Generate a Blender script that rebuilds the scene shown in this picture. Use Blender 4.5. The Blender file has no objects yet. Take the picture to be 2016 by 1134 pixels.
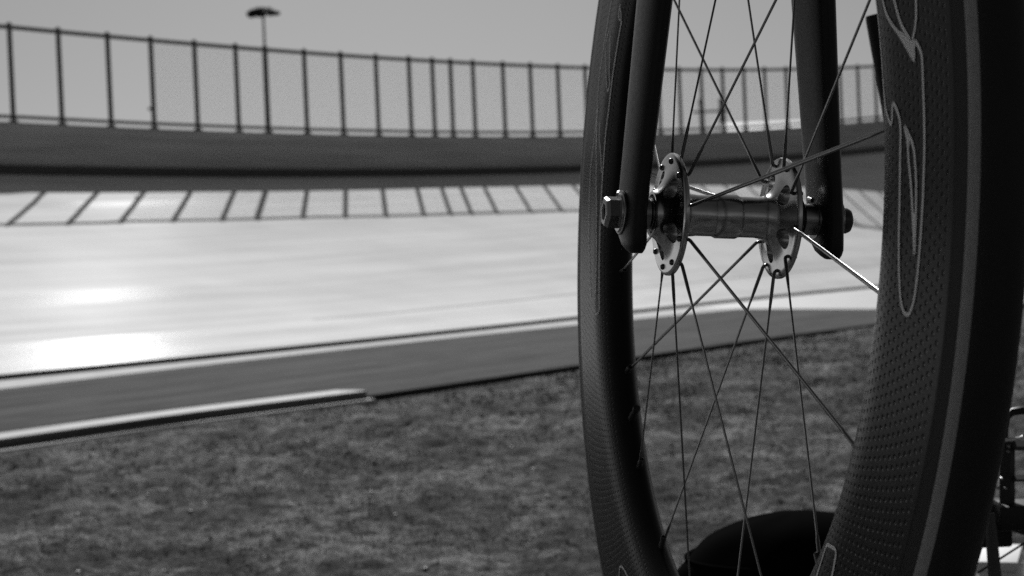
import bpy, bmesh, math, random
import numpy as np
from mathutils import Vector, Matrix

random.seed(7); rng = np.random.default_rng(7)
S = bpy.context.scene
COL = S.collection
PI = math.pi

# ------------------------------------------------------------------ camera
cd = bpy.data.cameras.new("camera"); cam = bpy.data.objects.new("camera", cd); COL.objects.link(cam)
cd.sensor_width = 36.0; cd.lens = 57.37; cd.clip_start = 0.02; cd.clip_end = 2000
CAM = Vector((0, 0, 0.5525))
CR = Matrix(((0.99912, 0.04199, 0.0), (-0.00072, 0.0171, -0.99985), (-0.04198, 0.99897, 0.01712)))
cam.matrix_world = Matrix.Translation(CAM) @ CR.to_4x4()
cd.dof.use_dof = True; cd.dof.focus_distance = 0.87; cd.dof.aperture_fstop = 18.0
S.camera = cam
FPX = 3212.8

def at(px, py, depth):
    """the world point seen at photo pixel (px, py), at the given distance ahead of the camera"""
    return CAM + CR @ (Vector(((px - 1008) / FPX, -(py - 567) / FPX, -1.0)) * depth)

# ------------------------------------------------------------------ sky, sun, exposure
SUN_AZ = math.radians(-5.2); SUN_EL = math.radians(36.0)
w = bpy.data.worlds.new("World"); S.world = w; w.use_nodes = True
nt = w.node_tree; nt.nodes.clear()
sky = nt.nodes.new("ShaderNodeTexSky"); sky.sky_type = 'NISHITA'; sky.sun_disc = False
sky.sun_elevation = SUN_EL; sky.sun_rotation = SUN_AZ
bw = nt.nodes.new("ShaderNodeRGBToBW"); bg = nt.nodes.new("ShaderNodeBackground"); wo = nt.nodes.new("ShaderNodeOutputWorld")
nt.links.new(sky.outputs[0], bw.inputs[0]); nt.links.new(bw.outputs[0], bg.inputs[0]); nt.links.new(bg.outputs[0], wo.inputs[0])
bg.inputs[1].default_value = 0.0395
sd = bpy.data.lights.new("sun", 'SUN'); sd.energy = 5.0; sd.angle = math.radians(0.53); sd.color = (1, 1, 1)
so = bpy.data.objects.new("sun", sd); COL.objects.link(so)
sdir = Vector((math.sin(SUN_AZ) * math.cos(SUN_EL), math.cos(SUN_AZ) * math.cos(SUN_EL), math.sin(SUN_EL)))
so.rotation_euler = sdir.to_track_quat('Z', 'Y').to_euler()
S.view_settings.view_transform = 'Standard'; S.view_settings.look = 'None'; S.view_settings.gamma = 1
S.view_settings.exposure = -0.2
S.cycles.max_bounces = 6; S.cycles.diffuse_bounces = 3; S.cycles.glossy_bounces = 3
S.cycles.use_denoising = False; S.cycles.sample_clamp_indirect = 1.5; S.cycles.caustics_reflective = False; S.cycles.caustics_refractive = False

# ------------------------------------------------------------------ material helpers
def mat(name, val=0.2, rough=0.6, metal=0.0, spec=0.5, coat=0.0, coat_rough=0.1):
    m = bpy.data.materials.new(name); m.use_nodes = True
    b = m.node_tree.nodes["Principled BSDF"]
    b.inputs["Base Color"].default_value = (val, val, val, 1); b.inputs["Roughness"].default_value = rough
    b.inputs["Metallic"].default_value = metal; b.inputs["Specular IOR Level"].default_value = spec
    b.inputs["Coat Weight"].default_value = coat; b.inputs["Coat Roughness"].default_value = coat_rough
    return m

class NG:
    def __init__(self, m): self.t = m.node_tree; self.b = self.t.nodes["Principled BSDF"]
    def n(self, kind, **kw):
        nd = self.t.nodes.new(kind)
        for k, v in kw.items(): setattr(nd, k, v)
        return nd
    def l(self, a, b): self.t.links.new(a, b)
    def math(self, op, a, b=None, c=None, clamp=False):
        nd = self.n("ShaderNodeMath", operation=op, use_clamp=clamp)
        for i, v in enumerate((a, b, c)):
            if v is None: continue
            if isinstance(v, (int, float)): nd.inputs[i].default_value = v
            else: self.l(v, nd.inputs[i])
        return nd.outputs[0]
    def noise(self, vec, scale, detail=4, rough=0.55, dist=0.0):
        nd = self.n("ShaderNodeTexNoise"); nd.inputs["Scale"].default_value = scale
        nd.inputs["Detail"].default_value = detail; nd.inputs["Roughness"].default_value = rough
        nd.inputs["Distortion"].default_value = dist
        if vec is not None: self.l(vec, nd.inputs["Vector"])
        return nd.outputs["Fac"]
    def mapping(self, vec, scale=(1, 1, 1), loc=(0, 0, 0), rot=(0, 0, 0)):
        nd = self.n("ShaderNodeMapping"); nd.inputs["Scale"].default_value = scale
        nd.inputs["Location"].default_value = loc; nd.inputs["Rotation"].default_value = rot
        self.l(vec, nd.inputs["Vector"]); return nd.outputs[0]
    def coord(self, which="Object"): return self.n("ShaderNodeTexCoord").outputs[which]
    def ramp(self, fac, stops, interp='LINEAR'):
        nd = self.n("ShaderNodeValToRGB"); e = nd.color_ramp.elements; nd.color_ramp.interpolation = interp
        while len(e) > 1: e.remove(e[-1])
        e[0].position = stops[0][0]; e[0].color = (stops[0][1],) * 3 + (1,)
        for p, v in stops[1:]:
            k = e.new(p); k.color = (v, v, v, 1)
        self.l(fac, nd.inputs[0]); return nd.outputs[0]
    def bump(self, h, strength=0.5, dist=0.01):
        nd = self.n("ShaderNodeBump"); nd.inputs["Strength"].default_value = strength
        nd.inputs["Distance"].default_value = dist; self.l(h, nd.inputs["Height"]); self.l(nd.outputs[0], self.b.inputs["Normal"])
        return nd

# ------------------------------------------------------------------ mesh helpers
def mesh_obj(name, verts, faces, mats, parent=None, smooth=True, fmat=None, uvs=None, sharp=None):
    me = bpy.data.meshes.new(name)
    me.from_pydata([tuple(v) for v in verts], [], [tuple(f) for f in faces])
    if not isinstance(mats, (list, tuple)): mats = [mats]
    for m in mats: me.materials.append(m)
    if fmat is not None: me.polygons.foreach_set("material_index", fmat)
    if smooth: me.polygons.foreach_set("use_smooth", [True] * len(me.polygons))
    if uvs is not None:
        ul = me.uv_layers.new(name="UVMap")
        li = np.zeros(len(me.loops), int); me.loops.foreach_get("vertex_index", li)
        ul.data.foreach_set("uv", np.asarray(uvs, float)[li].ravel())
    me.update()
    if smooth and sharp: me.set_sharp_from_angle(angle=math.radians(sharp))
    o = bpy.data.objects.new(name, me); COL.objects.link(o)
    if parent is not None: o.parent = parent
    return o

class MB:
    def __init__(self): self.v = []; self.f = []; self.m = []
    def add(self, vs, fs, mi=0):
        k = len(self.v); self.v += [tuple(v) for v in vs]; self.f += [tuple(i + k for i in f) for f in fs]; self.m += [mi] * len(fs)
    def box(self, c, sx, sy, sz, R=None, mi=0):
        """bevelled box, half sizes; chamfered edges"""
        R = R or Matrix.Identity(3); c = Vector(c); b = min(sx, sy, sz) * 0.18
        bm = bmesh.new(); bmesh.ops.create_cube(bm, size=2.0)
        for v in bm.verts: v.co = Vector((v.co.x * sx, v.co.y * sy, v.co.z * sz))
        bmesh.ops.bevel(bm, geom=bm.edges[:], offset=b, segments=2, affect='EDGES', profile=0.5)
        bm.verts.ensure_lookup_table()
        self.add([c + R @ v.co for v in bm.verts], [[v.index for v in f.verts] for f in bm.faces], mi); bm.free()
    def tube(self, pts, rad, seg=10, cap=True, mi=0, flat=None, up=None):
        """sweep along pts; rad per point; flat per point = (wide, thin) with wide along 'up' direction"""
        pts = [Vector(p) for p in pts]; n = len(pts)
        if not isinstance(rad, (list, tuple)): rad = [rad] * n
        rings = []
        prev = None
        for i, p in enumerate(pts):
            t = (pts[min(i + 1, n - 1)] - pts[max(i - 1, 0)]).normalized()
            if up is not None: a = (Vector(up) - t * t.dot(Vector(up)))
            elif prev is not None: a = prev - t * t.dot(prev)
            else:
                q = Vector((0, 0, 1)) if abs(t.z) < .9 else Vector((1, 0, 0)); a = q - t * t.dot(q)
            if a.length < 1e-6: a = t.orthogonal()
            a.normalize(); prev = a; b = t.cross(a)
            ra, rb = flat[i] if flat else (rad[i], rad[i])
            rings.append([p + a * ra * math.cos(2 * PI * k / seg) + b * rb * math.sin(2 * PI * k / seg) for k in range(seg)])
        vs = [v for r in rings for v in r]; fs = []
        for i in range(n - 1):
            for k in range(seg):
                k2 = (k + 1) % seg; fs.append((i * seg + k, i * seg + k2, (i + 1) * seg + k2, (i + 1) * seg + k))
        if cap: fs.append(tuple(range(seg - 1, -1, -1))); fs.append(tuple((n - 1) * seg + k for k in range(seg)))
        self.add(vs, fs, mi)
    def lathe(self, prof, o, ax, e1, seg=48, mi=0, closed=False, phase=0.0):
        """prof: (u, r) along axis ax from o"""
        o, ax, e1 = Vector(o), Vector(ax), Vector(e1); e2 = ax.cross(e1).normalized() * e1.length; vs = []; fs = []; idx = []
        for (u, r) in prof:
            if r < 1e-7: idx.append([len(vs)] * seg); vs.append(o + ax * u)
            else:
                idx.append(list(range(len(vs), len(vs) + seg)))
                for k in range(seg):
                    t = 2 * PI * k / seg + phase; vs.append(o + ax * u + (e1 * math.cos(t) + e2 * math.sin(t)) * r)
        n = len(prof); rr = range(n) if closed else range(n - 1)
        for i in rr:
            j = (i + 1) % n
            for k in range(seg):
                k2 = (k + 1) % seg; q = [idx[i][k], idx[i][k2], idx[j][k2], idx[j][k]]
                q2 = []; [q2.append(a) for a in q if a not in q2]
                if len(q2) > 2: fs.append(tuple(q2))
        self.add(vs, fs, mi)
    def build(self, name, mats, parent=None, smooth=True, sharp=35):
        return mesh_obj(name, self.v, self.f, mats, parent, smooth, self.m, sharp=sharp)

def empty(name, loc=(0, 0, 0), parent=None):
    o = bpy.data.objects.new(name, None); o.empty_display_size = 0.05; COL.objects.link(o); o.location = loc
    if parent is not None: o.parent = parent
    return o
def tag(o, label=None, cat=None, group=None, kind=None):
    if label: o["label"] = label
    if cat: o["category"] = cat
    if group: o["group"] = group
    if kind: o["kind"] = kind
    return o
def fix_normals(o):
    bm = bmesh.new(); bm.from_mesh(o.data); bmesh.ops.recalc_face_normals(bm, faces=bm.faces); bm.to_mesh(o.data); bm.free()

# ================================================================== THE TRACK (s = metres along, n = metres across)
T2 = Vector((.552, .834, 0)); N2 = Vector((-.834, .552, 0))
def SN(s, n, z=0.0): return T2 * s + N2 * n + Vector((0, 0, z))
IN = [(3.54, 4.407), (5.4, 4.372), (7.26, 4.356), (9.12, 4.305), (10.05, 4.25), (10.98, 4.166), (13, 4.0), (20, 3.6)]
OUT = [(5.45, 6.794), (6.49, 6.879), (7.52, 6.935), (8.56, 6.963), (9.6, 6.963), (10.63, 6.934), (11.67, 6.876), (12.71, 6.789), (13.74, 6.70)]
DARK = [(5.95, 7.395), (7.68, 7.34), (9.42, 7.335), (11.15, 7.385), (12.88, 7.484), (14.61, 7.588), (16.35, 7.665), (18.08, 7.681), (19.81, 7.62)]
def interp(tab, s): return float(np.interp(s, [a for a, _ in tab], [b for _, b in tab]))
def wall_n(s):
    if s > 31: return wall_n(31) - .153 * (s - 31)
    return 0.0005533 * s * s - 0.1876408 * s + 16.6086288
def wall_b(s):
    if s < 11.5: return 1.7162
    if s > 32: return wall_b(32) + .083 * (s - 32)
    return 0.002281 * s * s - 0.0627302 * s + 2.1475343
def wall_t(s):
    if s < 12: return 2.3029
    if s > 32: return wall_t(32) + .094 * (s - 32)
    return 0.002777 * s * s - 0.0820708 * s + 2.8879718
BANK_POW = 1.0
TRACK_Z0 = 0.036
def bank_z(s, fr):
    k = float(np.interp(s, [9, 10.3, 11.5, 12.7, 13.8, 15, 16.4, 18, 20, 27, 34], [-.12, -.12, -.095, -.06, -.02, .01, .055, .1, .12, .06, 0]))
    return TRACK_Z0 + (wall_b(s) - TRACK_Z0) * fr + k * 4 * fr * (1 - fr)

# --- track surface material: painted concrete, strips that run along the track
ANISO, ANISO_ROT = .97, 0.217
m_track = mat("track_paint", .2, .42, spec=.04)
g = NG(m_track); uv = g.n("ShaderNodeUVMap").outputs[0]
sep = g.n("ShaderNodeSeparateXYZ"); g.l(uv, sep.inputs[0]); U, V = sep.outputs[0], sep.outputs[1]
st1 = g.noise(g.mapping(uv, (0.12, 26, 1)), 1.0, 5, .6)
st2 = g.noise(g.mapping(uv, (0.5, 70, 1), (3, 1, 0)), 1.0, 3, .6)
blot = g.noise(g.mapping(uv, (1.1, 7, 1), (7, 2, 0)), 1.0, 4, .55)
wob = g.math('MULTIPLY_ADD', g.noise(g.mapping(uv, (.35, .01, 1)), 1.0, 2), .012, V)
band = g.ramp(wob, [(0, .97), (.104, .97), (.112, .86), (.24, .85), (.255, .91), (.33, .91), (.345, .87), (.62, .86), (.68, .88), (1, .86)])
var = g.math('MULTIPLY_ADD', st1, .62, g.math('MULTIPLY_ADD', st2, .32, g.math('MULTIPLY_ADD', blot, .30, .38)), clamp=False)
base = g.math('MULTIPLY', band, var)
# thin seam between the lowest strip and the rest, and a painted line higher up
seam = g.math('LESS_THAN', g.math('ABSOLUTE', g.math('SUBTRACT', wob, .1085)), .0032)
far_half = g.math('GREATER_THAN', U, 9.5)
seamd = g.math('MULTIPLY', seam, far_half)
base2 = g.math('MULTIPLY', base, g.math('MULTIPLY_ADD', seamd, -.35, 1.0))
cmb = g.n("ShaderNodeCombineColor")
for i in range(3): g.l(base2, cmb.inputs[i])
g.l(cmb.outputs[0], g.b.inputs["Base Color"])
rr = g.ramp(wob, [(0, .27), (.104, .27), (.112, .42), (.24, .42), (.27, .24), (.305, .24), (.33, .46), (.76, .46), (.79, .34), (.81, .34), (.825, .46), (1, .46)])
rough = g.math('MULTIPLY_ADD', g.math('SUBTRACT', st1, .5), .06, rr)
g.l(rough, g.b.inputs["Roughness"])
lev = g.ramp(wob, [(0, .007), (.104, .006), (.112, .0018), (.24, .0018), (.275, .0018), (.305, .0018), (.335, .0018), (.76, .0018), (.79, .0016), (.81, .0016), (.825, .0018), (1, .0018)])
g.l(lev, g.b.inputs["Specular IOR Level"])
tg = g.n("ShaderNodeTangent", direction_type='UV_MAP'); g.l(tg.outputs[0], g.b.inputs["Tangent"]); g.b.inputs["Anisotropic"].default_value = ANISO; g.b.inputs["Anisotropic Rotation"].default_value = ANISO_ROT
fine = g.noise(g.mapping(g.coord("Object"), (1, 1, 1)), 60, 3)
g.bump(fine, .25, .004)

m_black = mat("black_board", .07, .6, spec=.25)
m_wall = mat("grey_wall_paint", .13, .75, spec=.3)
g = NG(m_wall); oc = g.coord("Object")
c = g.ramp(g.noise(g.mapping(oc, (.35, .35, 8)), 1.6, 6, .65), [(.35, .32), (.65, .46)]); g.l(c, g.b.inputs["Base Color"])
g.bump(g.noise(oc, 30, 4), .2, .006)
m_white = mat("white_line_paint", .42, .9, spec=.05)
g = NG(m_white); oc = g.coord("Object")
c = g.ramp(g.noise(oc, 7, 6, .6), [(.35, .52), (.65, .66)]); g.l(c, g.b.inputs["Base Color"])
m_apron = mat("asphalt_apron", .1, .95, spec=.08)
g = NG(m_apron); uv = g.n("ShaderNodeUVMap").outputs[0]
a1 = g.noise(g.mapping(uv, (.35, 5, 1)), 1.0, 5, .6); a2 = g.noise(g.mapping(uv, (1.2, 3, 1)), 2.0, 6, .65)
c = g.ramp(g.math('MULTIPLY_ADD', a2, .45, g.math('MULTIPLY', a1, .6)), [(.38, .015), (.62, .078)]); g.l(c, g.b.inputs["Base Color"])
g.bump(g.noise(g.coord("Object"), 90, 4), .4, .004)
m_conc = mat("light_concrete", .3, .6)
g = NG(m_conc); c = g.ramp(g.noise(g.coord("Object"), 3, 6, .6), [(.35, .26), (.65, .34)]); g.l(c, g.b.inputs["Base Color"])

def ribbon(name, ss, edges, mats, fmat=None, uvf=None, thick=0.0, smooth=True):
    """edges: list of functions s -> (n, z), swept along ss"""
    vs = []; fs = []; uvs = []; fm = []; ne = len(edges)
    for s in ss:
        for j, e in enumerate(edges):
            n, z = e(s); vs.append(SN(s, n, z)); uvs.append((s, j / (ne - 1) if uvf is None else uvf(s, n, j)))
    for i in range(len(ss) - 1):
        for j in range(ne - 1):
            a = i * ne + j; fs.append((a, a + ne, a + ne + 1, a + 1)); fm.append(fmat[j] if fmat else 0)
    o = mesh_obj(name, vs, fs, mats, smooth=smooth, fmat=fm, uvs=uvs, sharp=30)
    fix_normals(o)
    return o

ss = np.arange(-8, 50.01, .25)
NF = 28
edges = [lambda s: (interp(DARK, s), -.02), lambda s: (interp(DARK, s), TRACK_Z0)]
frs = [k / NF for k in range(1, NF + 1)]
for fr in frs:
    edges.append(lambda s, fr=fr: (interp(DARK, s) + (wall_n(s) - interp(DARK, s)) * fr, bank_z(s, fr)))
def uvf(s, n, j): return max(0.0, (j - 1) / NF)
tr = ribbon("track", ss, edges, [m_track, mat("slab_edge_shade", .1, .9, spec=.05)], fmat=[1] + [0] * NF, uvf=uvf)  # riser facing the camera is coloured dark to stand for its shade
tag(tr, kind="structure")
# white line at the foot of the bank and the apron
ss2 = np.arange(-8, 50.01, .25)
ap = ribbon("apron", ss2, [lambda s: (interp(IN, s), -.035), lambda s: (interp(IN, s), 0), lambda s: ((interp(IN, s) + interp(OUT, s)) / 2, 0), lambda s: (interp(OUT, s) + .02, 0)], [m_apron],
            uvf=lambda s, n, j: n); tag(ap, kind="structure")
wl = ribbon("edge_line", ss2, [lambda s: (interp(OUT, s), -.02), lambda s: (interp(OUT, s), .004), lambda s: (interp(DARK, s) + .01, .004)], [m_white]); tag(wl, kind="structure")
# pale concrete apron beyond the end of the asphalt
cv = [SN(13.0, 4.15, .005), SN(13.3, 5.08, .005), SN(13.97, 6.75, .005), SN(14.6, 7.5, .005), SN(17, 7.6, .005), SN(19.8, 7.55, .005), SN(30, 7.5, .005), SN(30, 3.2, .005), SN(20, 3.75, .005)]
cb = [v - Vector((0, 0, .04)) for v in cv]
nn = len(cv)
cp = mesh_obj("concrete_path", cv + cb, [tuple(range(nn))] + [(i, (i + 1) % nn, (i + 1) % nn + nn, i + nn) for i in range(nn)], m_conc, smooth=False); fix_normals(cp); tag(cp, kind="structure")

# outer wall with black kickboard
ss3 = np.arange(-8, 50.01, .5)
WT = .14
wall = ribbon("boundary_wall", ss3, [lambda s: (wall_n(s) - .0, wall_b(s) - .25), lambda s: (wall_n(s), wall_t(s) - .012), lambda s: (wall_n(s) + .012, wall_t(s)), lambda s: (wall_n(s) + WT, wall_t(s)), lambda s: (wall_n(s) + WT, -.3)], [m_wall])
tag(wall, "long grey wall in shade along the top of the banked track", "wall")
kick = ribbon("kickboard", ss3, [lambda s: (wall_n(s) - .0, wall_b(s) + .105), lambda s: (wall_n(s) - .03, wall_b(s) + .098), lambda s: (wall_n(s) - .03, wall_b(s) - .02)], [m_black]); kick.parent = wall

# ------------------------------------------------------------------ fence on the wall
m_fence = mat("weathered_fence_tube", .12, .9, spec=.05)
m_wire = mat("fence_wire", .08, .9, spec=.05)
POST_S = [12.055, 12.652, 13.285, 13.868, 14.486, 15.095, 15.549, 16.176, 16.789, 17.403, 18.005, 18.447, 18.802, 19.247, 19.866, 20.454, 21.065, 21.7, 22.311, 22.933, 23.524, 24.081, 24.686, 25.297, 25.93, 26.569, 27.248, 27.885, 28.49, 29.079, 29.724, 30.37]
POST_S = [12.055 - .61 * k for k in range(8, 0, -1)] + POST_S + [30.37 + .62 * k for k in range(1, 9)]
FH = 1.05
def ftop(s): return SN(s, wall_n(s) + .05, wall_t(s) + FH)
fence = empty("fence", SN(20, wall_n(20) + .05, wall_t(20)))
tag(fence, "tall tube and wire fence standing on the grey wall above the track", "fence")
fi = Matrix.Translation(-Vector(fence.location))
def under(o, p):
    o.parent = p; o.matrix_parent_inverse = Matrix.Translation(-Vector(p.location)); return o
for i, s in enumerate(POST_S):
    b = MB(); r = .034 if abs(s - 15.549) < .01 else .029
    p0 = SN(s, wall_n(s) + .05, wall_t(s) - .01); p1 = SN(s, wall_n(s) + .05, wall_t(s) + FH + .03)
    b.tube([p0, p1], r, 10)
    b.tube([p1, p1 + Vector((0, 0, .022))], [r * 1.25, r * .5], 10)
    b.tube([p0, p0 + Vector((0, 0, .03))], r * 1.8, 10)
    under(b.build("post", m_fence), fence)
ssr = np.arange(POST_S[0], POST_S[-1], .5)
b = MB(); b.tube([SN(s, wall_n(s) + .05, wall_t(s) + FH) for s in ssr], .026, 8); under(b.build("top_rail", m_fence), fence)
b = MB(); b.tube([SN(s, wall_n(s) + .05, wall_t(s) + .062) for s in ssr], .021, 8); under(b.build("bottom_rail", m_fence), fence)
# chain link from the fourth post on (fine diagonal wires)
b = MB(); pitch = .06; h0, h1 = .05, FH
s0, s1 = 13.868, POST_S[-1]; Hh = h1 - h0
vs = []; fs = []
k = s0 - Hh
wr = .0012
def wire(pa, pb):
    k0 = len(vs)
    for p in (pa, pb):
        vs.append(p + T2 * wr); vs.append(p - T2 * wr + N2 * wr); vs.append(p - T2 * wr - N2 * wr)
    fs.extend([(k0, k0 + 1, k0 + 4, k0 + 3), (k0 + 1, k0 + 2, k0 + 5, k0 + 4), (k0 + 2, k0, k0 + 3, k0 + 5)])
while k < s1:
    for d in (1, -1):
        a0, a1 = (k, k + Hh) if d > 0 else (k + Hh, k)
        za, zb = h0, h1
        # clip against s0
        def cl(a0, a1, za, zb):
            if a0 > a1: a0, a1, za, zb = a1, a0, zb, za
            if a1 <= s0 or a0 >= s1: return None
            if a0 < s0: t = (s0 - a0) / (a1 - a0); za = za + (zb - za) * t; a0 = s0
            if a1 > s1: t = (s1 - a0) / (a1 - a0); zb = za + (zb - za) * t; a1 = s1
            return a0, a1, za, zb
        c_ = cl(a0, a1, za, zb)
        if c_:
            a0, a1, za, zb = c_
            wire(SN(a0, wall_n(a0) + .05 + d * .002, wall_t(a0) + za), SN(a1, wall_n(a1) + .05 + d * .002, wall_t(a1) + zb))
    k += pitch
under(mesh_obj("chain_link_mesh", vs, fs, m_wire, smooth=False), fence)
# small clamp-on camera box on the fourth post
b = MB(); pj = SN(13.868, wall_n(13.868) + .05, wall_t(13.868) + .22)
b.tube([pj, pj - T2 * .05 + Vector((0, 0, .01))], .008, 8); b.box(pj - T2 * .055 + Vector((0, 0, .015)), .02, .025, .016)
under(b.build("bracket_box", m_fence), fence)

# ------------------------------------------------------------------ low rail on the inner edge of the apron
m_rail = mat("pale_painted_rail", .4, .6, spec=.04)
g = NG(m_rail); c = g.ramp(g.noise(g.coord("Object"), 9, 5, .6), [(.3, .44), (.7, .56)]); g.l(c, g.b.inputs["Base Color"])
m_rail_shade = mat("rail_side_shade", .10, .6)  # front face of the pale rail, its shade put into the colour
sk = list(np.arange(-8, 5.1, .25)) + [5.37]
prof = [(4.600, -.005), (4.600, .026), (4.596, .030), (4.440, .031), (4.432, .0295), (4.4285, .025), (4.4285, -.003), (4.388, -.004), (4.384, -.007), (4.384, -.04)]
def kn(n): return lambda s, n=n: n
vs = []; fs = []; fm = []
for s in sk:
    for (n, z) in prof:
        off = float(np.interp(s, [3.5, 4.4, 5.37], [0, 0.0, -.12])) if s > 3.5 else 0.0
        vs.append(SN(s, n + off, z))
np_ = len(prof)
for i in range(len(sk) - 1):
    for j in range(np_ - 1):
        fs.append((i * np_ + j, (i + 1) * np_ + j, (i + 1) * np_ + j + 1, i * np_ + j + 1)); fm.append(1 if j in (5,) else 0)
fs.append(tuple(range(len(vs) - np_, len(vs)))); fm.append(0)
rail = mesh_obj("edge_rail", vs, fs, [m_rail, m_rail_shade], fmat=fm, sharp=30); fix_normals(rail)
tag(rail, "low pale metal edging rail between the grass and the apron, ending abruptly", "edging")

# ------------------------------------------------------------------ infield ground
def mound(y): 
    t = np.clip((y - 1.15) / (2.75 - 1.15), 0, 1); t = t * t * (3 - 2 * t)
    return .2368 * (1 - t) - .022 * t
def vnoise(x, y, seed):
    xi = np.floor(x).astype(int); yi = np.floor(y).astype(int); fx = x - xi; fy = y - yi
    fx = fx * fx * (3 - 2 * fx); fy = fy * fy * (3 - 2 * fy)
    def h(a, b):
        v = np.sin(a * 127.1 + b * 311.7 + seed * 74.7) * 43758.5453; return v - np.floor(v)
    return (h(xi, yi) * (1 - fx) + h(xi + 1, yi) * fx) * (1 - fy) + (h(xi, yi + 1) * (1 - fx) + h(xi + 1, yi + 1) * fx) * fy
def gz(x, y):
    fade = np.clip((y - 1.0) / 1.0, 0.15, 1)
    z = mound(y) + fade * (.030 * (vnoise(x * 3.1, y * 3.1, 1) - .5) + .020 * (vnoise(x * 9, y * 9, 2) - .5) + .014 * (vnoise(x * 24, y * 24, 3) - .5) + .008 * (vnoise(x * 60, y * 60, 4) - .5))
    n = x * -.834 + y * .552
    e = np.clip((4.38 - n) / .35, 0, 1)
    ss_ = x * .552 + y * .834; lo = np.where(ss_ < 5.25, -.012, -.028)
    return np.minimum(z * e + lo * (1 - e) , np.where(n > 4.2, np.where(ss_ < 5.25, -.008, -.012), 9))
m_soil = mat("dry_turf_soil", .09, .95, spec=.15)
g = NG(m_soil); oc = g.coord("Object")
n1 = g.noise(g.mapping(oc, (1, .55, 1), rot=(0, 0, .5)), 4.5, 6, .65, .6); n2 = g.noise(oc, 34, 5, .75); n3 = g.noise(oc, 1.1, 3, .5)
n4 = g.noise(oc, 130, 4, .8)
f_ = g.math('ADD', g.math('MULTIPLY', n1, .31), g.math('ADD', g.math('MULTIPLY', n2, .36), g.math('ADD', g.math('MULTIPLY', n3, .12), g.math('MULTIPLY', n4, .24))))
c = g.ramp(f_, [(.45, .006), (.485, .028), (.53, .08), (.585, .27)]); g.l(c, g.b.inputs["Base Color"])
g.bump(g.noise(oc, 70, 6, .75), 1.0, .012)
gx = np.concatenate([np.linspace(-6, -1.8, 30)[:-1], np.linspace(-1.8, 2.6, 330), np.linspace(2.6, 9, 30)[1:]])
gy = np.concatenate([np.linspace(-6, .2, 24)[:-1], np.linspace(.2, 2.2, 80)[:-1], np.linspace(2.2, 9, 480), np.linspace(9, 20, 60)[1:]])
GX, GY = np.meshgrid(gx, gy); GZ = gz(GX, GY)
# keep it under the apron and track
NN = GX * -.834 + GY * .552; SS = GX * .552 + GY * .834
GZ = np.where(NN > 4.42, -.06, GZ)
me = bpy.data.meshes.new("infield_ground"); nx, ny = len(gx), len(gy)
co = np.stack([GX.ravel(), GY.ravel(), GZ.ravel()], 1)
ii, jj = np.meshgrid(np.arange(nx - 1), np.arange(ny - 1)); a = (jj * nx + ii).ravel()
quads = np.stack([a, a + 1, a + nx + 1, a + nx], 1)
me.vertices.add(len(co)); me.vertices.foreach_set("co", co.ravel())
me.loops.add(quads.size); me.loops.foreach_set("vertex_index", quads.ravel())
me.polygons.add(len(quads)); me.polygons.foreach_set("loop_start", np.arange(0, quads.size, 4)); me.polygons.foreach_set("loop_total", np.full(len(quads), 4))
me.materials.append(m_soil); me.update(); me.validate(); me.polygons.foreach_set("use_smooth", [True] * len(quads))
gob = bpy.data.objects.new("infield_ground", me); COL.objects.link(gob); tag(gob, kind="structure")
# wide sheet out to the horizon
q = 1500
gr = mesh_obj("ground", [(-q, -q, -.32), (q, -q, -.32), (q, q, -.32), (-q, q, -.32)], [(0, 1, 2, 3)], m_soil, smooth=False); tag(gr, kind="structure")

# short turf blades over the part in view
m_blade = mat("turf_blades", .1, .7, spec=.3)
g = NG(m_blade); oc = g.coord("Object")
f_ = g.math('ADD', g.math('MULTIPLY', g.noise(g.mapping(oc, (1, .55, 1), rot=(0, 0, .5)), 4.5, 6, .65, .6), .6), g.math('MULTIPLY', g.n("ShaderNodeNewGeometry").outputs["Random Per Island"], .35))
c = g.ramp(f_, [(.32, .025), (.5, .08), (.68, .32)]); g.l(c, g.b.inputs["Base Color"])
NB = 70000
d = 1.6 + (rng.random(NB) ** .8) * 9.5; ang = np.radians(-19 + 38 * rng.random(NB) ** 1.0)
bx, by = d * np.sin(ang), d * np.cos(ang)
dens = vnoise(bx * 5, by * 5, 11) * .6 + vnoise(bx * 16, by * 16, 12) * .4
keep = (bx * -.834 + by * .552 < np.where(bx * .552 + by * .834 < 5.4, 4.30, 4.34)) & (rng.random(NB) < np.clip((dens - .33) * 3.2, .04, 1))
bx, by = bx[keep], by[keep]; nb = len(bx); bz = gz(bx, by)
hh = (.004 + .009 * rng.random(nb) ** 2) * np.clip(by / 5, .8, 1.6); wd = .0013 + .0014 * rng.random(nb); wd *= np.clip(by / 3, 1, 3)
th = rng.random(nb) * 2 * PI; ln = rng.random(nb) * 1.0; la = rng.random(nb) * 2 * PI
v0 = np.stack([bx - np.cos(th) * wd, by - np.sin(th) * wd, bz - .002], 1); v1 = np.stack([bx + np.cos(th) * wd, by + np.sin(th) * wd, bz - .002], 1)
v2 = np.stack([bx + np.cos(la) * hh * ln, by + np.sin(la) * hh * ln, bz + hh], 1)
co = np.stack([v0, v1, v2], 1).reshape(-1, 3)
me = bpy.data.meshes.new("grass"); me.vertices.add(len(co)); me.vertices.foreach_set("co", co.ravel())
me.loops.add(len(co)); me.loops.foreach_set("vertex_index", np.arange(len(co)))
me.polygons.add(nb); me.polygons.foreach_set("loop_start", np.arange(0, len(co), 3)); me.polygons.foreach_set("loop_total", np.full(nb, 3))
me.materials.append(m_blade); me.update()
go = bpy.data.objects.new("grass", me); COL.objects.link(go)
tag(go, "short dry patchy turf covering the infield", "grass", kind="stuff")
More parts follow.
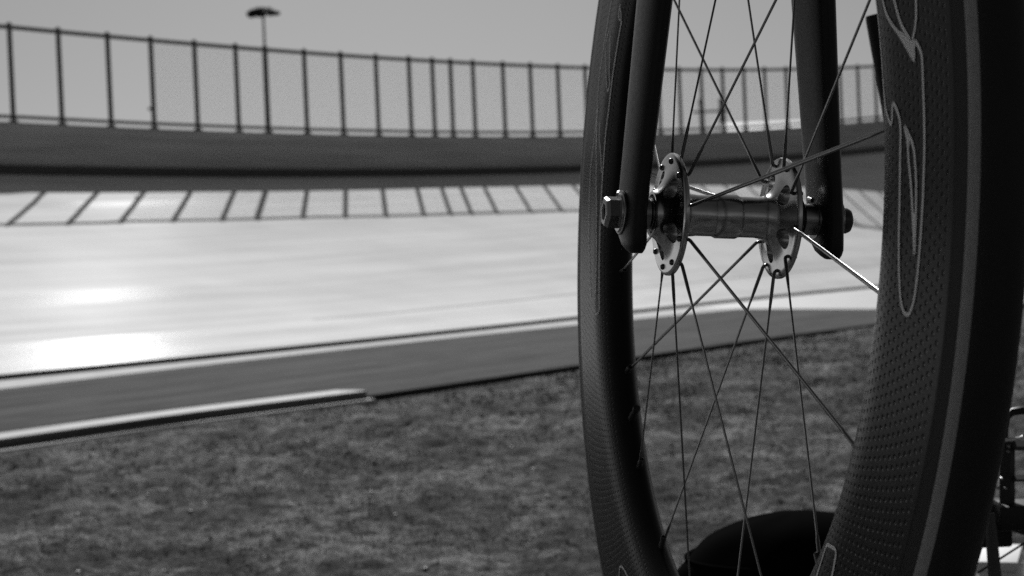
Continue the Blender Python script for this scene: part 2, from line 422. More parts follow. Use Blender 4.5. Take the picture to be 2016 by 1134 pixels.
# scattered pale pebbles and petals
b = MB()
for _ in range(60):
    dd = 2.6 + random.random() * 4; aa = math.radians(-16 + 30 * random.random()); x, y = dd * math.sin(aa), dd * math.cos(aa)
    if x * -.834 + y * .552 > 4.3: continue
    z = float(gz(np.array([x]), np.array([y]))[0]); r = .002 + .004 * random.random()
    b.lathe([(-r * .5, 0), (-r * .3, r * .8), (r * .3, r * .8), (r * .6, 0)], (x, y, z + r * .4), (0, 0, 1), (1, 0, 0), 7)
tag(b.build("pebbles", mat("pale_pebble", .5, .7)), "tiny pale pebbles scattered over the turf", "pebbles", kind="stuff")

# ================================================================== FAR THINGS
m_dark = mat("dark_mast_steel", .04, .9, spec=.05)
def mast():
    D = 80.0; pt = at(518, 24, D); pb = at(521, 95, D); ax = Vector((pt.x, pt.y, 0))
    root = empty("floodlight_mast", (pt.x, pt.y, 0)); tag(root, "tall floodlight mast with a flat ring of lamps beyond the fence", "floodlight")
    b = MB(); b.tube([(0, 0, -.3), (0, 0, pt.z - .1)], [.13, .055], 12); b.tube([(0, 0, -.3), (0, 0, .3)], .3, 12); b.build("mast", mat("grey_mast_paint", .3, .6), root)
    b = MB(); z = pt.z
    b.tube([(math.cos(t) * .34, math.sin(t) * .34, z) for t in np.linspace(0, 2 * PI, 25)], .03, 6, cap=False)
    b.tube([(-.4, 0, z), (.4, 0, z)], .03, 6); b.tube([(0, -.4, z), (0, .4, z)], .03, 6); b.build("lamp_ring", m_dark, root)
    for k in range(8):
        t = 2 * PI * k / 8 + .3; b = MB(); R = Matrix.Rotation(t, 3, 'Z') @ Matrix.Rotation(.35 + .1 * math.sin(k * 2), 3, 'Y')
        b.box((math.cos(t) * .52, math.sin(t) * .52, z + .06 * math.sin(k * 1.7) + .02), .30, .22, .065, R); b.build("flood_lamp", m_dark, root)
mast()
def hframe():
    D = 120.0; a_ = at(1379, 195, D); c_ = at(1418, 198, D)
    root = empty("power_pole", (a_.x, a_.y, 0)); tag(root, "far H-shaped twin pole with cross arm, seen through the spokes", "power pole")
    off = Vector((c_.x - a_.x, c_.y - a_.y, 0))
    for o_ in (Vector((0, 0, 0)), off):
        b = MB(); b.tube([o_ + Vector((0, 0, -.3)), o_ + Vector((0, 0, a_.z))], [.16, .11], 10); b.build("pole", m_hp, root)
    zc = at(1398, 219, D).z; d_ = off.normalized()
    b = MB(); b.tube([d_ * -.6 + Vector((0, 0, zc)), off + d_ * .6 + Vector((0, 0, zc))], .09, 8)
    b.tube([d_ * -.2 + Vector((0, 0, zc + .75)), Vector((0, 0, zc)) + off * .1], .04, 6); b.tube([off + d_ * .5 + Vector((0, 0, zc + .6)), off * .8 + Vector((0, 0, zc))], .04, 6)
    b.build("cross_arm", m_hp, root)
m_hp = mat("weathered_pole", .22, .8)
hframe()
m_wr = mat("white_roof_metal", .8, .5); m_ww = mat("pale_wall", .6, .8)
def shed(x0, x1, ytop, yeave, D, label):
    a_ = at(x0, yeave, D); c_ = at(x1, yeave, D); zt = at((x0 + x1) / 2, ytop, D).z; ze = a_.z; d_ = Vector((c_.x - a_.x, c_.y - a_.y, 0)); L = d_.length; d_.normalize(); e_ = Vector((-d_.y, d_.x, 0))
    if e_.y < 0: e_ = -e_
    root = empty("shed", (a_.x, a_.y, 0)); tag(root, label, "shed")
    W_ = 5.0; b = MB(); P = lambda i, j, z: d_ * i + e_ * j + Vector((0, 0, z))
    b.add([P(.1, .1, -.3), P(L - .1, .1, -.3), P(L - .1, W_, -.3), P(.1, W_, -.3), P(.1, .1, ze), P(L - .1, .1, ze), P(L - .1, W_, ze), P(.1, W_, ze)], [(0, 1, 5, 4), (1, 2, 6, 5), (2, 3, 7, 6), (3, 0, 4, 7), (4, 5, 6, 7)]); b.build("wall", m_ww, root, smooth=False)
    b = MB(); b.add([P(-.2, -.2, ze - .1), P(L + .2, -.2, ze - .1), P(L + .2, -.2, ze), P(-.2, -.2, ze), P(0, W_ / 2, zt), P(L, W_ / 2, zt), P(-.2, W_ + .2, ze), P(L + .2, W_ + .2, ze)], [(0, 1, 2, 3), (3, 2, 5, 4), (4, 5, 7, 6), (3, 4, 6), (2, 7, 5)]); b.build("roof", m_wr, root, smooth=False)
shed(1437, 1612, 229, 262, 70.0, "white-roofed shed showing above the wall between the fork blades")

# ================================================================== THE BICYCLE: front wheel in its fork
AX = Vector((0.98133, 0.17855, -0.07156)).normalized(); NE = Vector((0.17966, -0.98369, 0.00929)); NE = (NE - AX * NE.dot(AX)).normalized(); UPW = NE.cross(AX) * -1
if UPW.z < 0: UPW = -UPW
WC = Vector((0.12145, 0.91764, 0.57194)); MM = .001
def WP(u, r, th): return (AX * u + (NE * math.cos(th) + UPW * math.sin(th)) * r) * MM          # relative to hub centre, mm in
def WQ(u, d, z): return (AX * u + NE * d + UPW * z) * MM
bike = empty("bicycle", WC); tag(bike, "black bicycle front wheel with deep dimpled rim and silver hub, held in its fork", "bicycle")
wheel = empty("wheel", (0, 0, 0), bike)

RIN, ND, HW = 233.5, 30.5, 13.1
def usurf(r):
    if r < RIN + ND:
        c = 1 - (r - RIN) / ND; return HW * math.sqrt(max(0, 1 - c * c))
    return HW + (11.8 - HW) * (r - RIN - ND) / (316 - RIN - ND)
# --- rim
m_rim = mat("dimpled_carbon_rim", .013, .2, spec=.07, coat=.02, coat_rough=.2)
g = NG(m_rim); g.b.inputs['Coat IOR'].default_value = 1.35; uv = g.n("ShaderNodeUVMap").outputs[0]; sep = g.n("ShaderNodeSeparateXYZ"); g.l(uv, sep.inputs[0])
def lattice(off):
    fu = g.math('SUBTRACT', g.math('FRACT', g.math('ADD', sep.outputs[0], off + .25 * 0)), .5)
    fv = g.math('SUBTRACT', g.math('FRACT', g.math('MULTIPLY_ADD', sep.outputs[1], 1 / 8.0, off)), .5)
    a_ = g.math('MULTIPLY', fu, 4.9); b_ = g.math('MULTIPLY', fv, 8.0)
    return g.math('SQRT', g.math('ADD', g.math('MULTIPLY', a_, a_), g.math('MULTIPLY', b_, b_)))
dd = g.math('MINIMUM', lattice(0), lattice(.5))
mr = g.n("ShaderNodeMapRange", interpolation_type='SMOOTHSTEP'); g.l(dd, mr.inputs[0]); mr.inputs[1].default_value = .25; mr.inputs[2].default_value = 1.25
zone = g.math('MULTIPLY', g.math('GREATER_THAN', sep.outputs[1], 243.0), g.math('LESS_THAN', sep.outputs[1], 309.0))
wear = g.ramp(g.noise(g.mapping(uv, (.12, .05, 1)), 1.0, 3), [(.35, .45), (.6, 1.0)])
hgt = g.math('MULTIPLY', g.math('MULTIPLY', g.math('SUBTRACT', mr.outputs[0], 1), zone), wear)
weave = g.noise(g.mapping(uv, (2.2, .35, 1)), 1.0, 3, .6)
bn_ = g.bump(g.math('ADD', hgt, g.math('MULTIPLY', weave, .04)), 1.0, .0007); g.l(bn_.outputs[0], g.b.inputs['Coat Normal'])
g.l(g.ramp(weave, [(.3, .22), (.7, .32)]), g.b.inputs["Roughness"])
m_brake = mat("brake_track", .012, .6, spec=.25)
prof = []   # (u, r, material of the segment that follows)
half = []
for t in np.linspace(0, PI / 2, 14): half.append((HW * math.sin(t), RIN + (1 - math.cos(t)) * ND))
for r in (272, 280, 290, 300, 308, 312): half.append((usurf(r), r))
half += [(11.85, 313.5), (11.55, 314.5), (11.5, 322), (11.2, 323), (10.4, 322.5), (9.0, 318), (5, 315.5), (0, 315)]
loop = [(-u, r) for u, r in half] + [(u, r) for u, r in reversed(half[1:-1])]
SEG = 360; vs = []; fs = []; fm = []; uvs = []; nl = len(loop)
for i in range(SEG + 1):
    th = 2 * PI * i / SEG
    for (u, r) in loop: vs.append(WP(u, r, th)); uvs.append((i * 360 / SEG, r))
for i in range(SEG):
    for j in range(nl):
        j2 = (j + 1) % nl; fs.append((i * nl + j, (i + 1) * nl + j, (i + 1) * nl + j2, i * nl + j2))
        fm.append(1 if min(loop[j][1], loop[j2][1]) > 313 else 0)
rim = mesh_obj("rim", vs, fs, [m_rim, m_brake], wheel, fmat=fm, uvs=uvs, sharp=40); fix_normals(rim)
# --- tyre with grey side wall
m_tyre = mat("black_tread_rubber", .020, .62, spec=.25)
g = NG(m_tyre); g.bump(g.noise(g.coord("Object"), 900, 3), .25, .0005)
m_sw = mat("grey_tyre_sidewall", .12, .75, spec=.25)
g = NG(m_sw); g.l(g.ramp(g.noise(g.coord("Object"), 500, 3, .7), [(.3, .26), (.7, .34)]), g.b.inputs["Base Color"])
TR = 11.5; TC = 324.5; NT = 60; vs = []; fs = []; fm = []
for i in range(SEG):
    th = 2 * PI * i / SEG
    for j in range(NT):
        a_ = 2 * PI * j / NT; vs.append(WP(TR * math.cos(a_), TC + TR * math.sin(a_), th))
for i in range(SEG):
    i2 = (i + 1) % SEG
    for j in range(NT):
        j2 = (j + 1) % NT; fs.append((i * NT + j, i2 * NT + j, i2 * NT + j2, i * NT + j2))
        am = math.degrees(2 * PI * (j + .5) / NT); fm.append(1 if (148 < am < 186 or am < 32 or am > 354) else 0)
ty = mesh_obj("tyre", vs, fs, [m_tyre, m_sw], wheel, fmat=fm); fix_normals(ty)
# --- lettering: pale outlines laid on the rim's left flank
m_let = mat("grey_outline_print", .8, .5, spec=.3)
LET = {"near": [[(18.4, 256.2), (17.78, 257.04), (16.31, 258.61), (15.26, 261.72), (13.97, 266.6), (12.77, 271.95)], [(18.5, 264.5), (16.53, 268.3), (15.25, 269.62), (13.79, 272.12), (11.99, 278.76)], [(17.5, 286.5), (14.72, 286.77), (13.13, 285.38), (12.17, 283.1), (11.85, 281.07)], [(11.54, 283.26), (10.64, 287.42), (10.13, 288.52), (8.43, 288.04), (6.92, 288.32), (5.34, 288.42), (2.72, 288.75), (1.54, 288.38), (-1.08, 288.16), (-4.53, 287.63), (-7.04, 287.22), (-8.75, 286.47), (-10.1, 284.7), (-10.81, 281.46), (-10.52, 277.82), (-9.47, 273.85), (-7.0, 270.21), (-3.98, 268.08), (-.92, 267.48), (2.62, 267.07), (3.55, 267.4), (4.47, 267.68), (5.88, 267.36), (6.72, 264.7), (7.92, 260.25), (5.35, 258.9), (6.15, 255.8), (7.29, 251.3), (9, 248.2), (10.5, 246.9), (13.7, 246.3), (16.5, 246.3), (19, 246.3), (21, 246.3)],
    [(8.2, 243.2), (10.5, 241.6), (14, 241.2), (18, 241.2), (21, 241.2)],
    [(5.09, 271.15), (4.04, 273.47), (2.99, 274.67), (2.43, 274.35), (-.27, 277.74), (-3.17, 280.54), (-5.99, 283.5), (-1.74, 282.37), (.39, 281.96), (2.36, 280.06), (2.95, 280.02), (3.7, 277.05), (5.09, 271.15)],
    [(-49, 260), (-46, 256), (-43, 251.6), (-40.0, 249), (-38.4, 247.5), (-36.05, 261.17), (-37.5, 263.12), (-38.85, 264.92), (-42, 267), (-47, 270), (-50, 272)]],
 "fill": [[(15.26, 261.72), (13.54, 270.04), (13.22, 272.3), (11.94, 278.72), (11.7, 283.37), (9.82, 282.24), (10.13, 280.02), (13.96, 265.97)], [(-2.31, 279.79), (-2.31, 282.62), (-4.86, 283.46), (-5.99, 283.5), (-4.87, 282.05)], [(5.02, 271.38), (3.96, 275.87), (3.07, 275.86), (3.92, 273.71)]],
 "far": [[(143.18, 257.06), (144.83, 257.63), (145.78, 253.86), (145.23, 249.91), (143.71, 255.69)], [(145.23, 249.91), (149.76, 250.41), (155.87, 250.81), (159.85, 250.53), (164.31, 251.61), (166.94, 251.57), (169.41, 251.24), (173.77, 251.43), (178.14, 251.76), (182.5, 251.75), (191.7, 252.3), (193.1, 252.3), (193.44, 260.99), (191.23, 261.5), (189, 259.5), (186.72, 258), (182.43, 257.5), (176.01, 260.34), (169.81, 267.69), (167.84, 271.03), (163.29, 277.94), (160.93, 279.7)], [(141, 281), (145.18, 282.64), (148.29, 282.73), (152.07, 284.08), (156.85, 286.37), (160.5, 283.47), (165.28, 277.04), (167.93, 274.34)], [(149.34, 275.36), (151.76, 279.72), (154.49, 268.29), (157.06, 258.56), (157.95, 255.52), (156.02, 253.01), (155.02, 257.49), (151.86, 261.74), (148.98, 271.17)], [(160.93, 279.7), (163.42, 281.23), (168.17, 283.91), (170.23, 287.87), (174.14, 287.15), (178.08, 284.52), (184, 280), (190, 274)], [(162.85, 267.27), (164.9, 266.28), (167.45, 257.73), (170.55, 253.5)], [(238, 292), (235.5, 289), (233.85, 286.4), (233.31, 281.81), (233.71, 276.91), (235.3, 272.63), (237.45, 269.4), (240, 266)]]}
vs = []; fs = []
def deg_pt(t, r, lift=.28): return WP(-(usurf(r) + lift), r, math.radians(t))
def stroke(pl, wmm):
    # resample in (arc, radial) mm space
    P = [(t * PI / 180 * 270, r) for t, r in pl]; Q = [P[0]]
    for a_, b_ in zip(P, P[1:]):
        L = math.hypot(b_[0] - a_[0], b_[1] - a_[1]); n = max(1, int(L / 2.0))
        for i in range(1, n + 1): Q.append((a_[0] + (b_[0] - a_[0]) * i / n, a_[1] + (b_[1] - a_[1]) * i / n))
    for _ in range(3):
        Q = [Q[0]] + [((Q[i - 1][0] + 2 * Q[i][0] + Q[i + 1][0]) / 4, (Q[i - 1][1] + 2 * Q[i][1] + Q[i + 1][1]) / 4) for i in range(1, len(Q) - 1)] + [Q[-1]]
    k0 = len(vs)
    for i, (x, r) in enumerate(Q):
        x2, r2 = Q[min(i + 1, len(Q) - 1)]; x1, r1 = Q[max(i - 1, 0)]; L = math.hypot(x2 - x1, r2 - r1) or 1
        nx_, nr_ = -(r2 - r1) / L * wmm / 2, (x2 - x1) / L * wmm / 2
        for s_ in (-1, 1): vs.append(deg_pt((x + s_ * nx_) / 270 * 180 / PI, r + s_ * nr_))
    for i in range(len(Q) - 1): fs.append((k0 + 2 * i, k0 + 2 * i + 1, k0 + 2 * i + 3, k0 + 2 * i + 2))
def flush(name):
    global vs, fs
    mesh_obj(name, vs, fs, m_let, wheel, smooth=False); vs = []; fs = []
for pl in LET["near"]: stroke(pl, 1.7); flush("letter_outline")
for pl in LET["far"]: stroke(pl, 1.5); flush("letter_outline")
def inside(x, y, P):
    c_ = False
    for (x1, y1), (x2, y2) in zip(P, P[1:] + P[:1]):
        if (y1 > y) != (y2 > y) and x < (x2 - x1) * (y - y1) / (y2 - y1) + x1: c_ = not c_
    return c_
K_ = PI / 180 * 270
for pg in LET["fill"]:
    P = [(t * K_, r) for t, r in pg]; h_ = .5
    x0, x1 = min(a_[0] for a_ in P), max(a_[0] for a_ in P); y0, y1 = min(a_[1] for a_ in P), max(a_[1] for a_ in P)
    x = x0
    while x < x1:
        y = y0
        while y < y1:
            if inside(x + h_ / 2, y + h_ / 2, P):
                k0 = len(vs); vs += [deg_pt(a_ / K_, b_, .34) for a_, b_ in ((x, y), (x + h_, y), (x + h_, y + h_), (x, y + h_))]; fs.append((k0, k0 + 1, k0 + 2, k0 + 3))
            y += h_
        x += h_
    flush("letter_fill")

# --- hub
m_hub = mat("polished_hub_alloy", .62, .27, metal=1.0)
g = NG(m_hub); oc = g.coord("Object")
sc_ = g.noise(g.mapping(oc, (1, 1, 1)), 700, 4, .7); g.l(g.ramp(sc_, [(.3, .17), (.7, .26)]), g.b.inputs["Roughness"])
g.l(g.ramp(g.noise(oc, 160, 5, .65), [(.3, .44), (.7, .48)]), g.b.inputs["Base Color"])
m_steel = mat("dark_axle_steel", .28, .3, metal=1.0)
m_cap = mat("dark_bearing_seal", .012, .5, spec=.3)
hb = [(0, 12.5), (5.6, 12.5), (7.2, 11.7), (8.2, 11.5), (17.2, 11.5), (19.0, 11.8), (21.5, 12.0), (24.5, 13.2), (27, 16), (28.8, 20), (29.8, 25), (30.2, 30), (30.3, 33.2), (30.8, 34.0), (31.8, 34.3), (33.0, 34.2), (33.7, 33.4), (33.9, 32), (34.0, 27.5), (34.5, 24.5), (35.6, 21), (37.3, 17.5), (39.5, 14.8), (41.3, 13.3), (42.6, 12.9), (43.1, 12.4), (43.0, 11.0), (41.5, 10.4), (41.3, 0)]
full = [(-u, r) for u, r in reversed(hb)] + hb[1:]
b = MB(); b.lathe(full, (0, 0, 0), AX * MM, NE * MM, 128)
# lathe uses unit frames: profile in mm, frame scaled to metres
hub = b.build("hub", m_hub, wheel, sharp=38)
b = MB()
for sd_ in (-1, 1):
    base_off = math.radians(7.0 if sd_ < 0 else 24.8)
    for k in range(10):
        t = base_off + k * math.radians(36); p = WP(sd_ * 29, 29.8, t); b.lathe([(0, 0), (0, 1.15), (7, 1.15), (7, 0)], p, AX * sd_ * MM, NE * MM, 12)
    for k in range(5):
        t = math.radians(112 - 72 * k) + (0 if sd_ < 0 else math.radians(-4)); p = WP(sd_ * 26.0, 20.6, t)
        b.lathe([(0, 0), (0, 5.7), (14, 5.7), (14, 0)], p, AX * sd_ * MM, NE * MM, 24)
cut = b.build("cutter", m_hub, None); 
fix_normals(hub); fix_normals(cut)
mo = hub.modifiers.new("holes", 'BOOLEAN'); mo.operation = 'DIFFERENCE'; mo.object = cut; mo.solver = 'EXACT'; mo.use_self = False
cut.location = WC
bpy.context.view_layer.update()
dg = bpy.context.evaluated_depsgraph_get(); me = bpy.data.meshes.new_from_object(hub.evaluated_get(dg))
hub.modifiers.clear(); print("hub verts", len(hub.data.vertices), "->", len(me.vertices))
if len(me.vertices) > 500: hub.data = me; hub.data.set_sharp_from_angle(angle=math.radians(38))
bpy.data.objects.remove(cut)
b = MB()
for sd_ in (-1, 1):
    b.lathe([(41.2, 10.3), (42.4, 10.2), (42.4, 8.6)], (0, 0, 0), AX * sd_ * MM, NE * MM, 40, mi=1)
    e_ = 47.9 if sd_ < 0 else 52.7; b.lathe([(41, 8.8), (44.0, 8.8), (44.6, 7.9), (45, 8.9), (e_ - .4, 8.9), (e_, 8.3), (e_, 4)], (0, 0, 0), AX * sd_ * MM, NE * MM, 40)
b.lathe([(-68.3, 0), (-68.3, 3.6), (-67.8, 4.4), (72.8, 4.4), (73.3, 3.6), (73.3, 0)], (0, 0, 0), AX * MM, NE * MM, 24)
b.build("axle", [m_steel, m_cap], wheel)

# --- axle nuts (hexagon with flange washer)
m_nut = mat("satin_nut_steel", .38, .2, metal=1.0)
def nut(sd_, ph, u0):
    b = MB()
    b.lathe([(u0, 4.5), (u0, 10.6 if sd_ < 0 else 8.4), (u0 + 1.0, 11.0 if sd_ < 0 else 8.6), (u0 + 1.7, 10.4 if sd_ < 0 else 8.2), (u0 + 1.8, 4.5)], (0, 0, 0), AX * sd_ * MM, NE * MM, 40)
    if sd_ < 0:
        r = 9.2; b.lathe([(u0 + 1.7, r), (u0 + 7.6, r), (u0 + 9.2, r * .9), (u0 + 9.7, r * .78), (u0 + 9.7, 5.2), (u0 + 8.7, 4.6), (u0 + 3, 4.6)], (0, 0, 0), AX * sd_ * MM, NE * MM, 6, phase=ph)
        return b.build("axle_nut", m_nut, wheel, sharp=20)
    b.lathe([(u0 + 1.7, 7.4), (u0 + 5.5, 7.3), (u0 + 7.4, 6.4), (u0 + 8.4, 4.4), (u0 + 8.7, 0)], (0, 0, 0), AX * sd_ * MM, NE * MM, 32)
    return b.build("axle_nut", m_capnut, wheel, sharp=50)
m_capnut = mat("black_cap_nut", .02, .35)
nut(-1, math.radians(45), 60.6); nut(1, math.radians(40), 66.0)

# --- spokes
m_spoke = mat("dark_steel_spoke", .14, .27, metal=1.0)
m_nip = mat("black_nipple", .02, .35)
m_sh = mat("spoke_head", .10, .35, metal=1.0)
def spoke(sd_, k):
    t = math.radians((7.0 if sd_ < 0 else 24.8) + 36 * k)
    b = MB(); er = NE * math.cos(t) + UPW * math.sin(t); tang = -NE * math.sin(t) + UPW * math.cos(t); rh = 29.8
    P = lambda u, r: WP(u * sd_, r, t)
    # head and elbow
    b.lathe([(33.8, 0), (33.85, 1.7), (34.5, 1.7), (35.2, 1.1), (35.4, 0)], er * rh * MM, AX * sd_ * MM, NE * MM, 12, mi=2)
    dr = 1.0 * MM
    pth = [P(34, rh), P(31.5, rh), P(29.6, rh + .15), P(28.7, rh + .8), P(28.2, rh + 2.0)]
    tip_u = 1.0; tip_r = RIN - 6
    def lin(f): return P(28.2 + (tip_u - 28.2) * f, rh + 2 + (tip_r - rh - 2) * f)
    pth += [lin(.02), lin(.055), lin(.075), lin(.12), lin(.5), lin(.93), lin(.95), lin(1.0)]
    fl = [(dr, dr)] * 7 + [(.95 * MM, .95 * MM), (1.15 * MM, .5 * MM), (1.15 * MM, .5 * MM), (1.15 * MM, .5 * MM), (.95 * MM, .95 * MM), (.95 * MM, .95 * MM)]
    b.tube(pth, 0, 12, flat=fl, up=tang)
    # nipple going into the rim
    ax_ = (P(0, 10) - WP(0, 0, 0)).normalized()
    b.lathe([(-9.5, 1.2), (-9, 1.9), (-2, 2.0), (2, 2.05), (2, 0)], WP(0.35 * sd_, RIN + 0.5, t), ax_ * MM, AX * MM, 12, mi=1)
    o = b.build("spoke", [m_spoke, m_nip, m_sh], wheel, sharp=40); return o
for k in range(10): spoke(-1, k); spoke(1, k)
# --- valve stem
b = MB(); tv = math.radians(213.5); ev = NE * math.cos(tv) + UPW * math.sin(tv)
b.lathe([(3, 2.6), (-8, 2.5), (-9, 1.8), (-12, 1.8), (-12.6, 2.5), (-16, 2.5), (-16.8, 1.3), (-16.8, 0)], ev * (RIN + 1) * MM, ev * MM, AX * MM, 16)
b.build("valve_stem", m_cap, wheel)

# --- fork: aero blades, crown, steerer
m_fork = mat("satin_black_carbon", .012, .38, spec=.24)
g = NG(m_fork); g.l(g.ramp(g.noise(g.coord("Object"), 300, 4, .6), [(.3, .34), (.7, .44)]), g.b.inputs["Roughness"])
fork = MB()
cs = [(346, 20, 34), (352, 24, 42), (366, 27, 46), (378, 26, 44), (386, 20, 34)]
def oval_ring(mb, rows, mi=0, seg=36, pw=2.6):
    vs = []; n = len(rows)
    for (cu, cdv, z, hu, hd) in rows:
        for k in range(seg):
            a_ = 2 * PI * k / seg; ca, sa = math.cos(a_), math.sin(a_)
            vs.append(WQ(cu + hu * math.copysign(abs(ca) ** (2 / pw), ca), cdv + hd * math.copysign(abs(sa) ** (2 / pw), sa), z))
    fs = [(i * seg + k, i * seg + (k + 1) % seg, (i + 1) * seg + (k + 1) % seg, (i + 1) * seg + k) for i in range(n - 1) for k in range(seg)]
    fs += [tuple(range(seg - 1, -1, -1)), tuple((n - 1) * seg + k for k in range(seg))]
    mb.add(vs, fs, mi)
oval_ring(fork, [(0, 2, 345, 30, 14), (0, 2, 349, 36, 21), (0, 2, 362, 38, 24), (0, 2, 376, 32, 24), (0, 2, 386, 22, 22), (0, 2, 420, 19, 19), (0, 2, 520, 18, 18), (0, 2, 522, 15, 15)])
fork_o = fork.build("fork", m_fork, bike)
def blade(sd_, t0, d0, u0, slope):
    # rows: z, near edge, far edge (d, mm)
    rows = [(-22.6, 10, 14.5), (-22.2, 6, 17), (-20.5, 1, 18.8), (-17.5, -6, 19.6), (-13, -12.5, 19.9), (-7, -17.5, 20), (0, -20, 20), (12, -20.3, 20.3), (30, -20.6, 20.6), (70, -22.5, 22.5), (125, -25.5, 25.5), (220, -27, 27), (320, -24, 24), (352, -20, 20)]
    out = []
    for (z, fa, ne) in rows:
        zz = max(z, 0); hu = t0 + .008 * zz
        if z < -15: hu = t0 * (1 - ((-15 - z) / 7.6) ** 2 * .5)
        out.append((sd_ * (u0 - slope * zz), (fa + ne) / 2 * d0, z, hu, (ne - fa) / 2 * d0))
    mb = MB(); oval_ring(mb, out, pw=2.5)
    o = mb.build("fork_blade", m_fork, fork_o, sharp=60)
    mb = MB()   # steel dropout face, retaining tab
    mb.lathe([(u0 + t0 - .6, 4.6), (u0 + t0 - .6, 12.2), (u0 + t0 + .5, 12.4), (u0 + t0 + .9, 11.8), (u0 + t0 + .9, 4.6)], (0, 0, 0), AX * sd_ * MM, NE * MM, 36)
    ui = u0 - t0
    mb.lathe([(ui + .6, 4.6), (ui + .6, 10.8), (ui - .3, 10.8), (ui - .3, 4.6)], (0, 0, 0), AX * sd_ * MM, NE * MM, 36)
    mb.tube([WQ(sd_ * (u0 + t0 * .4), -12, 9), WQ(sd_ * (u0 + t0 * .9), -7, 11.5), WQ(sd_ * (u0 + t0 * 1.15), -2, 10)], 1.5 * MM, 8)
    mb.tube([WQ(sd_ * (ui + 2), -13, 10), WQ(sd_ * (ui - .8), -7, 12), WQ(sd_ * (ui - .8), -1, 11)], 1.6 * MM, 8)
    mb.build("dropout", m_steel, fork_o)
blade(-1, 6.3, 1.0, 54.2, .083); blade(1, 6.6, 1.0, 59.3, .086)

# ================================================================== things around the wheel
m_bag = mat("matt_black_fabric", .006, 1.0, spec=0.0)
def bag():
    D = 1.5; top = at(1570, 1007, D); cz = top.z - .081; c = Vector((top.x, top.y, cz)); g0 = float(mound(np.array(D)))
    vs = []; fs = []; n, m_ = 40, 64
    for i in range(n + 1):
        ph = PI * i / n
        for j in range(m_):
            th = 2 * PI * j / m_
            x, y, z = math.sin(ph) * math.cos(th), math.sin(ph) * math.sin(th), math.cos(ph)
            k = 1 + .012 * math.sin(7 * th + 3 * ph) * math.sin(ph) + .010 * math.sin(11 * ph + 2 * th) * math.sin(ph)
            vs.append(Vector((x * .121 * k, y * .095 * k, max(z * .081 * k, g0 - cz - .01))))
    for i in range(n):
        for j in range(m_): fs.append((i * m_ + j, i * m_ + (j + 1) % m_, (i + 1) * m_ + (j + 1) % m_, (i + 1) * m_ + j))
    root = empty("bag", c); tag(root, "rounded soft black bag lying on the turf behind the spokes", "bag")
    o = mesh_obj("bag_body", vs, fs, m_bag, root); fix_normals(o)
    mb = MB(); mb.tube([(math.cos(t) * .104, math.sin(t) * .08 , .042) for t in np.linspace(0, 2 * PI, 41)], .0022, 6, cap=False); mb.build("seam_piping", m_bag, root)
bag()

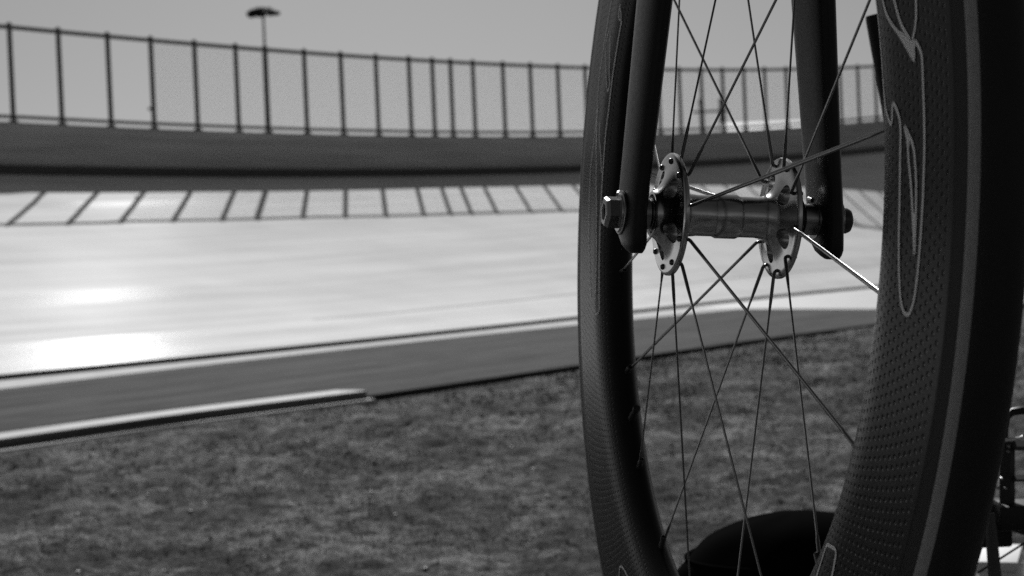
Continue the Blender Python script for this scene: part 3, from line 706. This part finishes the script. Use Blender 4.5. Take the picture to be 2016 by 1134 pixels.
m_st = mat("black_powder_coat", .012, .5, spec=.3); m_pol = mat("bright_rod", .8, .25, metal=1.0); m_bolt = mat("bolt_steel", .25, .4, metal=1)
def stand():
    D = 1.38; base = at(1985, 1130, D); root = empty("folding_stand", (base.x, base.y, float(mound(np.array(D))))); tag(root, "black folding metal stand with loop handle beside the tyre", "stand")
    O = Vector(root.location); P = lambda x, y, dd=0.0: at(x, y, D + dd) - O
    R = Matrix.Identity(3)
    px = D / FPX
    def bar(mb, x0, y0, x1, y1, wpx, th=.006, dd=0.0):
        a_, b_ = P(x0, y0, dd), P(x1, y1, dd); mb.tube([a_, b_], 0, 4, flat=[(wpx * px / 2 * 1.1, th)] * 2, up=(b_ - a_).cross(Vector((0, 1, 0))))
    mb = MB(); mb.tube([P(1977, 900), P(1977, 845), P(1981, 822), P(1992, 811), P(2012, 808), P(2040, 809), P(2062, 818), P(2070, 842), P(2070, 900)], 8 * px, 10); mb.build("handle", m_st, root)
    mb = MB(); bar(mb, 1983, 868, 1983, 1010, 28, .008); bar(mb, 2070, 868, 2070, 1010, 26, .008); bar(mb, 1968, 877, 2085, 877, 18, .008, .001); bar(mb, 1975, 942, 2080, 941, 12, .006, .002)
    mb.box(P(2030, 1012), 75 * px, .02, 24 * px); mb.build("side_plate", m_st, root)
    mb = MB(); mb.tube([P(1972, 868, -.012), P(2008, 863, -.012), P(2014, 860, -.012)], 3.6 * px, 10); mb.build("latch_rod", m_pol, root)
    for (x, y) in ((1984, 889), (1985, 879), (1971, 942), (1979, 961), (1964, 960)):
        mb = MB(); mb.lathe([(0, 3.4 * px), (.0015, 3.4 * px), (.003, 2 * px), (.003, 0)], P(x, y, -.009), Vector((0, -1, 0)), Vector((1, 0, 0)), 12); mb.build("bolt", m_bolt, root)
    # curved strap, and the legs
    mb = MB(); mb.tube([P(1945, 1052), P(1965, 1038), P(1990, 1036), P(2020, 1046), P(2050, 1070)], 0, 8, flat=[(.004, 9 * px)] * 5, up=(0, 1, 0)); mb.build("strap", mat("dark_webbing", .035, .8), root)
    zg = -0.002
    for (x0, y0, x1, dd) in ((1948, 1010, 1968, -.03), (2085, 1020, 2110, -.03)):
        a_ = P(x0, y0, -.02); b_ = P(x1, 1210, dd); mb = MB(); mb.tube([a_, Vector((b_.x, b_.y, min(zg, b_.z)))], 0, 8, flat=[(11 * px, .006), (15 * px, .006)], up=(1, 0, 0)); mb.build("leg", m_leg, root)
    mb = MB(); mb.tube([P(1925, 1128, -.01), P(2050, 1048, -.01)], 2.2 * px, 8); mb.tube([P(2090, 1000, .03), Vector((P(2130, 1200, .1).x, P(2130, 1200, .1).y, zg))], .006, 8); mb.build("brace", m_st, root)
    # long slanted blade that rises behind the rim, capped at its tip
    mb = MB(); tip0, tip1 = P(1719, 30, .03), P(1919, 1000, .03)
    mb.tube([tip0 + (tip1 - tip0) * f for f in (0, .01, .5, 1)], 0, 12, flat=[(15.5 * px, .006), (17 * px, .0075), (30 * px, .008), (36 * px, .008)], up=(1, 0, 0)); mb.box(P(1925, 1030, .03), 60 * px, .015, 45 * px); mb.build("upright_blade", m_st, root)
m_leg = mat("grey_leg_paint", .05, .6)
stand()
def carton():
    c = at(1968, 1088, 2.03); g0 = float(mound(np.array(2.05)))
    root = empty("carton", (c.x, c.y, g0)); tag(root, "small white carton behind the legs of the stand", "carton")
    h_ = (c.z - g0) / 2; R = Matrix.Rotation(-.35, 3, 'Z'); mw = mat("white_card", .8, .7)
    mb = MB(); mb.box((0, 0, h_ - .006), .023, .06, h_ - .006, R); mb.build("carton_box", mw, root)
    mb = MB(); mb.box((0, 0, 2 * h_ - .006), .0245, .0615, .006, R); mb.build("lid", mw, root)
carton()
